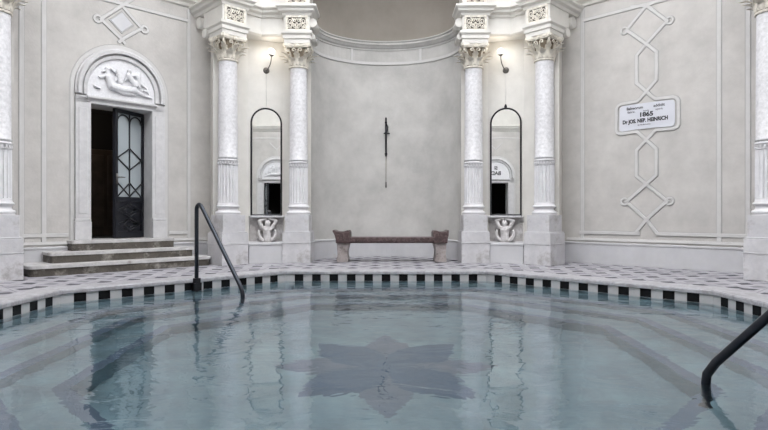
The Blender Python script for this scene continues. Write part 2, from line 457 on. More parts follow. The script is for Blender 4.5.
for ph in (3*P4, -3*P4):
    loc, rz = wall_frame(ph); b = MB()
    for z in (3.62,): b.strap([(-1.3, z), (1.3, z)], STR(.05, .012), 0)
    b.strap([(-.25, 3.45), (0, 3.2), (.25, 3.45)], STR(.04, .01), 0)
    struct(b.build(trim_name(), ['strap', 'line'], loc=loc, rz=rz))

# strapwork ornaments ----------------------------------------------
def ring_path(cx, cz, r, n=20): return [(cx+r*math.cos(2*PI*k/n), cz+r*math.sin(2*PI*k/n)) for k in range(n)]
def ornament(phi, kind):
    loc, rz = wall_frame(phi)
    if kind == 'chain': loc = (loc[0]-.07*math.cos(phi), loc[1]+.07*math.sin(phi), 0)
    root = empty('strapwork_ornament', loc, rz,
                 'pale interlaced stucco strapwork chain running down the wall around the inscribed plaque' if kind == 'chain' else
                 'pale stucco strapwork lozenge with side loops above the arched doorway', 'wall ornament')
    cnt = [0]
    def part(name, paths, w=.052, closed=False):
        b = MB(); 
        for p in paths:
            cnt[0] += 1; e = .004+.0007*cnt[0]
            b.strap(p, [(-w/2-.008, 0), (-w/2-.008, .002), (w/2+.008, .002), (w/2+.008, 0)], 1, closed, dy=0.0)
            b.strap(p, STR(w, .011, .005), 0, closed, dy=e)
        return b.build(name, ['strap', 'line'], root)
    def diamond(zt, zm, zb, name='lozenge', hw=.30):
        part(name, [[(0, zt), (-hw, zm), (0, zb)][0:3], [(0, zt), (hw, zm), (0, zb)]])
        for sx in (-1, 1): part('loop', [ring_path(sx*(hw+.035), zm, .045)], .034, True)
    if kind == 'chain':
        part('lozenge', [[(-.24, 4.05+.02), (0, 4.03), (.30, 3.72), (-.0, 3.44), (-.147, 3.29), (-.147, 2.86), (.10, 2.60)],
                         [(.24, 4.05+.02), (0, 4.03), (-.30, 3.72), (0, 3.44), (.147, 3.29), (.147, 2.86), (-.10, 2.60)]])
        for sx in (-1, 1): part('loop', [ring_path(sx*.335, 3.72, .05)], .034, True)
        # frame round the plaque
        fr = [(-.14, 2.57), (-.38, 2.565), (-.43, 2.545), (-.457, 2.50), (-.46, 2.15), (-.44, 2.11), (-.39, 2.09), (-.14, 2.10)]
        part('plaque_border', [[(.10, 2.60), (.14, 2.57), (.38, 2.565), (.43, 2.545), (.457, 2.50), (.46, 2.15), (.44, 2.11), (.39, 2.09), (.14, 2.10), (-.147, 1.81), (-.147, 1.41), (0, 1.277), (.30, 1.01), (0, .73), (-.165, .51), (-1.08, .51)],
                               [(-.10, 2.60)]+fr+[(.147, 1.81), (.147, 1.41), (0, 1.277), (-.30, 1.01), (0, .73), (.165, .51), (.98, .51)]])
        for sx in (-1, 1): part('loop', [ring_path(sx*.335, 1.01, .05)], .034, True)
    else:
        part('lozenge', [[(-.30, 4.30), (0, 4.02), (.30, 3.74), (0, 3.50), (-.05, 3.44)], [(.30, 4.30), (0, 4.02), (-.30, 3.74), (0, 3.50), (.05, 3.44)]])
        for sx in (-1, 1): part('loop', [ring_path(sx*.345, 3.735, .05)], .04, True)
        b = MB(); b.strap([(0, 3.93), (.18, 3.76), (0, 3.60), (-.18, 3.76)], STR(.02, .008, .003), 1, True)
        b.add([(0, -.012, 3.91), (.155, -.012, 3.76), (0, -.012, 3.62), (-.155, -.012, 3.76), (0, 0, 3.93), (.18, 0, 3.76), (0, 0, 3.60), (-.18, 0, 3.76)],
              [(0, 1, 2, 3), (0, 4, 5, 1), (1, 5, 6, 2), (2, 6, 7, 3), (3, 7, 4, 0)], 0)
        o = b.build('inset_tile', ['dado', 'line'], root); o['label'] = 'white lozenge tile set in the middle of the strapwork'
ornament(P4, 'chain'); ornament(-P4, 'door')

# text -------------------------------------------------------------
def text(parent, s, x, z, size, y, name='lettering', bold=0.0, wide=1.0, matn='letter', rot=0):
    c = bpy.data.curves.new(name, 'FONT'); c.body = s; c.size = size; c.align_x = 'CENTER'; c.align_y = 'CENTER'
    c.extrude = .0015; c.offset = bold
    t = bpy.data.objects.new(name, c); COL.objects.link(t)
    bpy.context.view_layer.update()
    me = bpy.data.meshes.new_from_object(t); bpy.data.objects.remove(t)
    me.transform(Matrix.Translation((x, y, z)) @ Matrix.Rotation(PI/2, 4, 'X') @ Matrix.Diagonal((wide, 1, 1, 1)))
    me.materials.clear(); me.materials.append(M[matn])
    o = bpy.data.objects.new(name, me); COL.objects.link(o); o.parent = parent
    return o

loc, rz = wall_frame(P4); loc = (loc[0]-.07*math.cos(P4), loc[1]+.07*math.sin(P4), 0)
pl = empty('stone_plaque', loc, rz, 'white marble wall plaque with black inscription dated 1865', 'plaque')
b = MB()
pts = [(-.41, 2.17), (-.40, 2.14), (-.37, 2.125), (-.14, 2.135), (.14, 2.135), (.37, 2.125), (.40, 2.14), (.412, 2.18), (.41, 2.49), (.39, 2.52), (.14, 2.53), (-.14, 2.53), (-.37, 2.525), (-.405, 2.50)]
n = len(pts); b.add([(x, -.018, z) for x, z in pts]+[(x, 0, z) for x, z in pts], [tuple(range(n))]+[(i, (i+1) % n, n+(i+1) % n, n+i) for i in range(n)])
b.build('plaque_slab', 'plaque', pl)
Y_ = -.0195
text(pl, 'Balneorum', -.17, 2.468, .060, Y_, wide=.95, bold=.001); text(pl, 'addidit', .19, 2.468, .060, Y_, wide=1.0, bold=.001)
text(pl, 'fabric.', -.22, 2.412, .050, Y_); text(pl, 'novis', .0, 2.412, .040, Y_); text(pl, 'operis', .19, 2.412, .042, Y_)
text(pl, '1865', 0, 2.352, .092, Y_, bold=.004, wide=1.15)
text(pl, 'Dr JOS. NEP. HEINRICH', -.02, 2.262, .080, Y_, bold=.0038, wide=.82)
text(pl, 'ex fundamento', -.03, 2.20, .032, Y_)

# doors ------------------------------------------------------------
def arcpts(r, cz, n=28, a0=0, a1=PI): return [(r*math.cos(a0+(a1-a0)*k/n), cz+r*math.sin(a0+(a1-a0)*k/n)) for k in range(n+1)][::-1]
def blob(parts, name, matn, parent, vox=.008):
    b = MB()
    for p in parts:
        if p[0] == 'c': b.capsule(p[1], p[2], p[3], p[4])
        else: b.sphere(p[1], p[2], seg=14, sc=p[3] if len(p) > 3 else (1, 1, 1))
    o = b.build(name, matn, parent, norm=False)
    r = o.modifiers.new('merge', 'REMESH'); r.mode = 'VOXEL'; r.voxel_size = vox; r.use_smooth_shade = True
    s_ = o.modifiers.new('soften', 'SMOOTH'); s_.factor = .5; s_.iterations = 3
    return o

def doorway(phi, sill, head, arch_r, lintel_top, name, label, kind):
    """kind: relief or text in the tympanum"""
    loc, rz = wall_frame(phi)
    root = empty(name, loc, rz, label, None, None, 'structure')
    cz = lintel_top+.125
    # outer strap arch
    b = MB(); r0 = arch_r
    path = [(-r0, sill-.0)]+arcpts(r0, cz)+[(r0, sill)]
    b.strap(path, [(-.040, 0), (-.040, .002), (.040, .002), (.040, 0)], 1); b.strap(path, STR(.058, .014, .006), 0)
    b.build('outer_band', ['strap', 'line'], root)
    # archivolt : stepped moulding between r0-.05 and tympanum
    rt = r0-.205
    b = MB(); P_ = [(-.085, 0), (-.085, .03), (-.075, .055), (-.03, .06), (-.022, .02), (-.004, .02), (.002, .085), (.045, .085), (.06, .07), (.065, .045), (.085, .04), (.085, 0)]
    rm = r0-.115
    b.strap([(-rm, cz-.10)]+arcpts(rm, cz)+[(rm, cz-.10)], [(-q[0], q[1]) for q in P_])
    b.build('archivolt', 'doorstone', root)
    # tympanum
    b = MB(); A = arcpts(r0-.18, cz)
    v = [(x, -.022, z) for x, z in A]+[(r0-.18, -.022, lintel_top-.02), (-(r0-.18), -.022, lintel_top-.02)]
    b.add(v, [tuple(range(len(v)))])
    ty = b.build('tympanum', 'relief', root)
    # jambs
    b = MB()
    for s in (-1, 1):
        x0, x1 = sorted((s*DOOR_HW, s*(r0-.035)))
        b.box(x0, x1, -.05, 0, sill+.32, lintel_top-.0, bev=.004)
        xa, xb = sorted((s*(DOOR_HW+.045), s*(r0-.075)))
        b.box(xa, xb, -.062, -.05, sill+.38, lintel_top-.18, 0, bev=.005)
    j = b.build('jamb', 'doorstone', root)
    b = MB()
    for s in (-1, 1):
        x0, x1 = sorted((s*DOOR_HW, s*(r0-.02)))
        b.box(x0, x1, -.085, 0, sill-.0, sill+.27, 0, bev=.006); b.box(x0, x1, -.07, 0, sill+.27, sill+.32, 0, bev=.012)
    b.build('jamb_base', 'doorstone', root)
    # lintel and its cornice
    b = MB(); w = r0-.035
    b.box(-w, w, -.05, 0, head, lintel_top-.02, bev=.003)
    x = DOOR_HW+.06
    b.strap([(-x, lintel_top-.03), (x, lintel_top-.03)], [(.045, .05), (.025, .065), (.010, .085), (-.005, .10), (-.025, .10), (-.03, .05)][::-1])
    b.build('lintel', 'doorstone', root)
    # reveals + dark lobby
    b = MB(); h = DOOR_HW; dp = .40
    b.add([(-h, 0, sill), (-h, dp, sill), (-h, dp, head), (-h, 0, head)], [(0, 1, 2, 3)])
    b.add([(h, 0, sill), (h, dp, sill), (h, dp, head), (h, 0, head)], [(0, 1, 2, 3)])
    b.add([(-h, 0, head), (-h, dp, head), (h, dp, head), (h, 0, head)], [(0, 1, 2, 3)])
    b.add([(-h, 0, sill), (-h, dp, sill), (h, dp, sill), (h, 0, sill)], [(0, 1, 2, 3)])
    b.build('reveal', 'doorstone', root)
    b = MB(); a, c = -.9, .9; y0, y1 = dp, 1.9
    b.add([(a, y0, sill), (c, y0, sill), (c, y1, sill), (a, y1, sill), (a, y0, head+.2), (c, y0, head+.2), (c, y1, head+.2), (a, y1, head+.2)],
          [(0, 1, 2, 3), (4, 5, 6, 7), (2, 3, 7, 6), (1, 2, 6, 5), (0, 3, 7, 4)])
    for xa, xb in ((a, -h), (h, c)): b.add([(xa, y0, sill), (xb, y0, sill), (xb, y0, head+.2), (xa, y0, head+.2)], [(0, 1, 2, 3)])
    b.add([(-h, y0, head), (h, y0, head), (h, y0, head+.2), (-h, y0, head+.2)], [(0, 1, 2, 3)])
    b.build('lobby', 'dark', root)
    return root, ty, cz

def door_leaf(root, sill, head, hinge_x, sgn, ang, y=.16, wdt=.455, glass='doorglass'):
    """leaf hinged at hinge_x, running in direction -sgn, turned by ang towards the hall"""
    Mx = Matrix.Translation((hinge_x, y, 0)) @ Matrix.Rotation(ang, 4, 'Z')
    hh = head-sill; z0, z1 = sill+.008, head-.008
    def X(t): return -sgn*t
    b = MB()
    def bx(t0, t1, za, zb, ya=-.022, yb=.022, bev=.003):
        xa, xb = sorted((X(t0), X(t1))); b.box(xa, xb, ya, yb, za, zb, 0, bev, Mx)
    zs = sill+.60           # top of the solid lower panel
    bx(0, .05, z0, z1); bx(wdt-.05, wdt, z0, z1, -.03, .03); bx(.05, wdt-.05, z1-.06, z1); bx(.05, wdt-.05, z0, z0+.10); bx(.05, wdt-.05, zs-.03, zs+.05)
    bx(.05, wdt-.05, z0+.1, zs-.03, -.006, .012)
    mid = wdt/2; bx(mid-.010, mid+.010, zs+.05, z1-.06, -.018, .018)
    leaf = b.build('door_leaf', 'doorpaint', root); leaf['label'] = 'blue black glazed door leaf with lozenge tracery'
    T = MB()
    def bar(t0, za, t1, zb, r=.011):
        T.tube([Mx @ Vector((X(t0), -.014, za)), Mx @ Vector((X(t1), -.014, zb))], r, 6)
    zu = z1-.06; zl = zs+.05; hgt = zu-zl; a, c = .05, wdt-.05
    zd = zl+hgt*.46
    bar(a, zd, mid, zd+.17); bar(mid, zd+.17, c, zd); bar(a, zd, mid, zd-.17); bar(mid, zd-.17, c, zd)
    bar(a, zl+.22, mid, zl+.01); bar(mid, zl+.01, c, zl+.22); bar(a, zl+.0, mid, zl+.22); bar(mid, zl+.22, c, zl)
    for ca in ((a+mid)/2, (mid+c)/2):
        rr = (c-mid)/2
        arc = [Mx @ Vector((X(ca+rr*math.cos(PI*k/10)), -.014, zu-rr-.02+rr*math.sin(PI*k/10))) for k in range(11)]
        T.tube(arc, .012, 6)
    for cz_ in (zs-.16, zs-.38):
        for s_ in (1, .55):
            q = [(mid, cz_+.10*s_), (c-(c-mid)*(1-s_)-.01, cz_), (mid, cz_-.10*s_), (a+(mid-a)*(1-s_)+.01, cz_)]
            for i in range(4): bar(*q[i], *q[(i+1) % 4], r=.009)
    T.build('tracery', 'doorpaint', leaf)
    g = MB(); xa, xb = sorted((X(a), X(c))); g.box(xa, xb, -.004, .004, zl, zu, 0, 0, Mx); g.build('door_glass', glass, leaf)
    k = MB(); zk = sill+hh*.47
    p = Mx @ Vector((X(wdt-.025), -.03, zk)); q = Mx @ Vector((X(wdt-.025), -.08, zk)); r = Mx @ Vector((X(wdt-.13), -.085, zk))
    k.tube([p, q], .010, 8); k.tube([q, r], .009, 8); k.tube([Mx @ Vector((X(wdt-.025), -.033, zk-.10)), Mx @ Vector((X(wdt-.025), -.033, zk+.06))], .016, 8)
    k.build('door_handle', 'bronze', leaf)
    return leaf

d1, ty, cz = doorway(-P4, .435, 2.45, .692, 2.555, 'door_1', 'arched marble doorway with carved tympanum and dark double door, left wall', 'relief')
door_leaf(d1, .435, 2.45, .445, 1, math.radians(26), y=.31, wdt=.60)
# left leaf folded back into the lobby
lf = door_leaf(d1, .435, 2.45, -.445, -1, math.radians(97), y=.40, wdt=.30, glass='wood')
lf['label'] = 'dark door leaf folded back into the lobby'
b = MB(); b.box(-.7, .6, 1.5, 1.56, .44, 1.95, 0, .01)
for k in range(4): b.box(-.64+k*.31, -.40+k*.31, 1.48, 1.50, .6, 1.85, 0, .008)
b.build('lobby_screen', 'wood', d1)
ll = bpy.data.lights.new('lobby_lamp', 'POINT'); ll.energy = .9; ll.color = (1, .85, .7); ll.shadow_soft_size = .05
lo = bpy.data.objects.new('lobby_lamp', ll); COL.objects.link(lo); lo.parent = d1; lo.location = (-.3, 1.1, 2.35)
def tp(X, Y, d=.0):    # a point of the relief measured on the photograph's tympanum
    px, py = 76+X/7.82, 55+Y/7.82
    return ((px-118.3)/67.9*1.02, -.045-d, .785+(215-py)/65.3+.045*((px-118)/35))
R_ = []
def lim(a, b, ra, rb, da=0, db=0): R_.append(('c', tp(*a, da), tp(*b, db), ra*1.25, rb*1.25))
lim((225, 175), (250, 240), .045, .050); lim((250, 240), (330, 262), .050, .045); lim((330, 262), (420, 260), .045, .040)
lim((420, 262), (480, 292), .034, .024); lim((480, 292), (560, 315), .024, .012); lim((250, 250), (330, 292), .028, .018); lim((330, 290), (430, 300), .018, .010)
lim((222, 160), (215, 120), .03, .024); lim((215, 112), (232, 104), .032, .022); lim((205, 160), (165, 180), .020, .014); lim((165, 180), (150, 172), .014, .010)
lim((215, 115), (175, 135), .016, .010); lim((240, 105), (275, 130), .014, .018)
lim((300, 150), (310, 205), .032, .028, .01); R_.append(('s', tp(290, 125, .01), .034)); lim((300, 160), (270, 205), .018, .014); lim((320, 205), (300, 235), .022, .016)
R_.append(('s', tp(380, 115, .015), .037)); lim((375, 150), (400, 185), .038, .036, .01); lim((400, 185), (430, 225), .034, .024); lim((365, 150), (350, 190), .018, .014)
lim((400, 150), (450, 135), .020, .016); lim((450, 150), (460, 210), .030, .022); R_.append(('s', tp(455, 130), .028)); lim((460, 200), (520, 240), .020, .012); lim((520, 245), (545, 300), .014, .009)
lim((430, 190), (470, 240), .020, .014); lim((120, 245), (160, 262), .012, .016); lim((500, 260), (540, 270), .016, .012)
rel = blob(R_, 'relief_figure', 'relief', ty, .007)
# low doorways of the far side, seen in the mirrors
d2, ty2, cz2 = doorway(3*P4, 0.0, 1.98, .70, 2.12, 'door_2', 'arched doorway on the far side of the hall, seen in the left mirror', 'relief')
d3, ty3, cz3 = doorway(-3*P4, 0.0, 1.98, .70, 2.12, 'door_3', 'arched doorway with painted letters, seen in the right mirror', 'text')
door_leaf(d2, 0, 1.98, .445, 1, math.radians(62), y=.06, wdt=.44)
o = bpy.data.objects.new('relief_figure', rel.data); COL.objects.link(o); o.parent = ty2; o.location = (0, 0, cz2-cz)
for md in ('REMESH', 'SMOOTH'):
    k = o.modifiers.new(md.lower(), md)
    if md == 'REMESH': k.mode = 'VOXEL'; k.voxel_size = .012; k.use_smooth_shade = True
text(ty3, 'SI', 0, cz3+.27, .17, -.025, bold=.006); text(ty3, 'BAD', 0, cz3+.08, .19, -.025, bold=.006)

# steps to the left door --------------------------------------------
loc, rz = wall_frame(-P4)
st = empty('stone_steps', loc, rz, 'three worn stone steps with stained risers leading up to the arched left doorway', 'steps')
def rounded(hl, hw, ins, r=.07, n=6):
    p = [(-hl, .0), (hw, .0)]
    p += [(hw-r+r*math.cos(a), -ins+r-r*math.sin(a)) for a in [PI/2*k/n for k in range(n+1)]]
    p += [(-hl+r-r*math.sin(a), -ins+r-r*math.cos(a)) for a in [PI/2*k/n for k in range(n+1)]]
    return p
for z0, z1, hl, hw, ins, hd in ((0, .145, 1.39, 1.15, .70, .02), (.145, .29, 1.08, .96, .46, .01), (.29, .435, .765, .74, .25, 0)):
    b = MB(); pts = rounded(hl, hw, ins, .05 if hd != .02 else .10)
    b.prism([(x*.985, y*.975) for x, y in pts], z0, z1-.045, 1)
    b.prism(pts, z1-.045, z1-.008, 0, top=False)
    q = [(x*.994, y*.994) for x, y in pts]; n = len(q)
    b.add([(x, y, z1-.008) for x, y in pts]+[(x, y, z1) for x, y in q], [(i, (i+1) % n, n+(i+1) % n, n+i) for i in range(n)]+[tuple(range(n, 2*n))], 0)
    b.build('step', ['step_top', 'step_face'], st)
b = MB(); b.box(-.45, .45, 0, .25, .29, .4355, 0); b.build('threshold', ['step_top'], st)

# columns ------------------------------------------------------------
def capital_mesh(parent):
    z0 = 3.31
    b = MB()
    b.lathe([(.150, z0-.035), (.166, z0-.03), (.170, z0-.015), (.160, z0), (.146, z0+.005), (.148, z0+.01)], 32)
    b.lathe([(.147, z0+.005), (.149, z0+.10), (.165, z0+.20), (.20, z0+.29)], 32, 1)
    def leaf(ang, h, r0, w, curl, zb):
        n = 9; m = 6; v = []; f = []
        for i in range(n):
            t = i/(n-1)
            rr = r0+.018*math.sin(t*PI*.5)+curl*max(0, t-.45)**1.6*3.2
            zz = zb+h*(t-.35*max(0, t-.78)**1.0*2.4)
            ww = w*(.62+.5*math.sin(t*PI*.85))*(1 if i % 2 == 0 else .80)*(1-.75*max(0, t-.8)/.2*.8)
            for j in range(m+1):
                s = j/m*2-1
                r_ = rr+.020*(1-s*s)-.006*(abs(s) > .8)
                off = s*ww/2
                v.append((r_*math.cos(ang)-off*math.sin(ang), r_*math.sin(ang)+off*math.cos(ang), zz-.012*abs(s)*t))
        for i in range(n-1):
            for j in range(m): f.append((i*(m+1)+j, i*(m+1)+j+1, (i+1)*(m+1)+j+1, (i+1)*(m+1)+j))
        b.add(v, f, 0, True)
    for k in range(8): leaf(2*PI*k/8+PI/8, .155, .150, .105, .10, z0+.005)
    for k in range(8): leaf(2*PI*k/8, .245, .150, .100, .13, z0+.01)
    # helices and corner volutes
    for k in range(4):
        a = PI/4+k*PI/2; c = Vector((math.cos(a), math.sin(a), 0)); up = Vector((0, 0, 1))
        pts = [c*(.15)+up*(z0+.14), c*.175+up*(z0+.22)]
        for q in range(14):
            th = PI*.75-q*.52; rad = .044*(1-q/17)
            pts.append(c*(.232)+c*(rad*math.cos(th))+up*(z0+.258+rad*math.sin(th)))
        b.tube(pts, [.016]*3+[.017-.0006*i for i in range(len(pts)-3)], 8)
    for k in range(4):
        a = k*PI/2; c = Vector((math.cos(a), math.sin(a), 0)); t = Vector((-math.sin(a), math.cos(a), 0)); up = Vector((0, 0, 1))
        for s in (-1, 1):
            pts = [c*.165+up*(z0+.15)+t*s*.01]
            for q in range(11):
                th = PI*.9-q*.55; rad = .034*(1-q/13)
                pts.append(c*.188+t*s*(.055+rad*math.cos(th))+up*(z0+.255+rad*math.sin(th)))
            b.tube(pts, .010, 6)
        for q in range(6):
            th = 2*PI*q/6; b.sphere(c*.222+t*.024*math.cos(th)+up*(z0+.318+.022*math.sin(th)), .014, seg=8)
        b.sphere(c*.232+up*(z0+.318), .012, seg=8)
    cap = b.build('capital', ['carve', 'leaf_shade'], parent)
    cap['label'] = 'cream leafy capital with corner scrolls'
    b = MB(); pts = []
    for k in range(4):
        a0 = PI/4+k*PI/2; c0 = Vector((math.cos(a0), math.sin(a0))); c1 = Vector((math.cos(a0+PI/2), math.sin(a0+PI/2)))
        t0 = Vector((-c0.y, c0.x))
        p0 = c0*.335-(-t0)*0+t0*.022; p1 = c1*.335+Vector((c1.y, -c1.x))*.022
        nrm = (c0+c1).normalized()
        for i in range(9):
            t = i/8; p = p0.lerp(p1, t)-nrm*(.035*math.sin(PI*t)); pts.append((p.x*.92, p.y*.92))
    b.prism([(x*.95, y*.95) for x, y in pts], z0+.300, z0+.320); b.prism(pts, z0+.320, z0+.362)
    b.build('abacus', 'carve', cap)
def make_column():
    root = empty('marble_column', (0, 0, 0), 0, 'x', 'column', None, 'thing')
    b = MB(); b.box(-.235, .235, -.235, .235, 0, .325, 0, .004); b.box(-.243, .243, -.243, .243, .325, .345, 0, .006); b.box(-.235, .235, -.235, .235, .345, .51, 0, .004)
    b.box(-.225, .225, -.225, .225, .51, .53, 0, .008); b.box(-.20, .20, -.20, .20, .53, .80, 0, .004)
    b.build('plinth', 'plinth', root)
    b = MB(); pr = [(.196, .80), (.200, .81)]
    pr += [(.172+.028*math.cos(t), .835+.028*math.sin(t)) for t in [(-60+k*15)*PI/180 for k in range(11)]]
    pr += [(.168, .866), (.160, .875), (.155, .893), (.160, .912), (.172, .918)]
    pr += [(.168+.017*math.cos(t), .94+.018*math.sin(t)) for t in [(-80+k*20)*PI/180 for k in range(9)]]
    pr += [(.164, .962), (.164, .972), (.160, .99)]
    b.lathe(pr, 40); b.build('column_base', 'marble', root)
    b = MB(); NF = 20
    def rf(r, z, a):
        if 1.005 < z < 1.615:
            u = (a*NF/(2*PI)) % 1; return r-.022*max(0, math.sin(PI*u))**.5 if .1 < u < .9 else r
        return r
    b.lathe([(.161, .99), (.161, 1.004), (.161, 1.006), (.161, 1.02), (.160, 1.3), (.159, 1.60), (.159, 1.613), (.160, 1.616), (.160, 1.63)], NF*8, smooth=False, rf=rf)
    b.build('fluted_drum', 'marble', root)
    b = MB(); b.lathe([(.152, 1.63), (.152, 1.668), (.164, 1.67), (.166, 1.69), (.158, 1.70)], 40)
    for k in range(NF):
        a = 2*PI*(k+.5)/NF; b.box(-.006, .014, -.013, .013, 1.628, 1.664, 0, .004, Matrix.Rotation(a, 4, 'Z') @ Matrix.Translation((.152, 0, 0)))
    b.build('collar', 'marble', root)
    b = MB(); b.lathe([(.146, 1.70), (.146, 1.715), (.158, 1.717), (.158, 1.74), (.153, 1.75), (.152, 2.2), (.149, 2.8), (.145, 3.24), (.148, 3.26), (.148, 3.28)], 48)
    b.build('shaft', 'shaft', root)
    capital_mesh(root)
    return root
proto = make_column()
cols = [((1.493, 5.015-0.0), 0, 'inner marble column on the right side of the bench apse, left of the right mirror'),
        ((-1.493, 5.015), 0, 'inner marble column on the left side of the bench apse, right of the left mirror'),
        ((2.57, 4.558), -P4, 'marble column between the right arched mirror and the plaque wall'),
        ((-2.57, 4.558), P4, 'marble column between the left arched mirror and the doorway wall'),
        ((4.745, 2.41), -P4, 'nearest marble column cut by the right edge of the picture'),
        ((-4.80, 2.365), P4, 'nearest marble column cut by the left edge of the picture')]
for i, ((x, y), r, lab) in enumerate(cols):
    c = proto if i == 0 else copy_tree(proto)
    c.location = (*W(x, y), 0); c.rotation_euler = (0, 0, r); c['label'] = lab; c['group'] = 'marble columns round the pool hall'

# carved panels on the entablature blocks -------------------------------
def carved_panel(rx, ry, phi, label, z0=3.885, z1=4.11, w=.335):
    b = MB(); h = w/2; zc = (z0+z1)/2
    b.box(-h, h, -.004, .01, z0, z1); root = b.build('carved_panel', 'gap_shade', ENTO[(1 if rx > 0 else -1, 1)]); root['label'] = label
    root.location = (*W(rx, ry), 0); root.rotation_euler = (0, 0, -phi)
    b = MB(); b.strap([(-h, z0), (-h, z1), (h, z1), (h, z0)], [(-.016, 0), (-.016, .022), (.016, .022), (.016, 0)], 0, True); b.build('panel_border', 'carve', root)
    b = MB(); hz = (z1-z0)/2-.02
    def spiral(cx, cz, r, s, t0, turns=1.4):
        n = 20; return [(cx+s*(r*(1-.75*k/n))*math.cos(t0+turns*2*PI*k/n), -.016, cz+(r*(1-.75*k/n))*math.sin(t0+turns*2*PI*k/n)) for k in range(n+1)]
    for s in (-1, 1):
        for cx, cz, r, t0 in ((.105*s, zc+.035, .048, 2.2), (.105*s, zc-.040, .045, -2.2), (.038*s, zc+.048, .032, 0), (.042*s, zc-.045, .036, .6)):
            b.tube(spiral(cx, cz, r, s, t0), .0085, 6)
        b.tube([(0, -.014, zc-hz), (.02*s, -.018, zc-.02), (.075*s, -.018, zc+.0), (.145*s, -.014, zc+.01)], .009, 6)
        for cx, cz in ((.148, .085), (.15, -.085), (.07, .0), (.075, .088), (.02, -.09)):
            b.sphere((cx*s, -.012, zc+cz*hz/.1), .013, seg=8, sc=(1, .8, 1))
    b.sphere((0, -.014, zc), .020, seg=10); b.sphere((0, -.012, zc+.07), .016, seg=8)
    b.build('scrollwork', 'carve', root)
for s in (-1, 1):
    side = 'right' if s > 0 else 'left'
    carved_panel(1.49*s, 4.80, 0, 'carved scroll panel above the inner column on the %s of the apse' % side)
    carved_panel(1.49*s, 4.80, 0, 'upper carved scroll panel cut by the top edge, above the inner %s column' % side, 4.335, 4.56)
    carved_panel(2.418*s, 4.406, s*P4, 'carved scroll panel above the outer column beside the %s wall' % side)

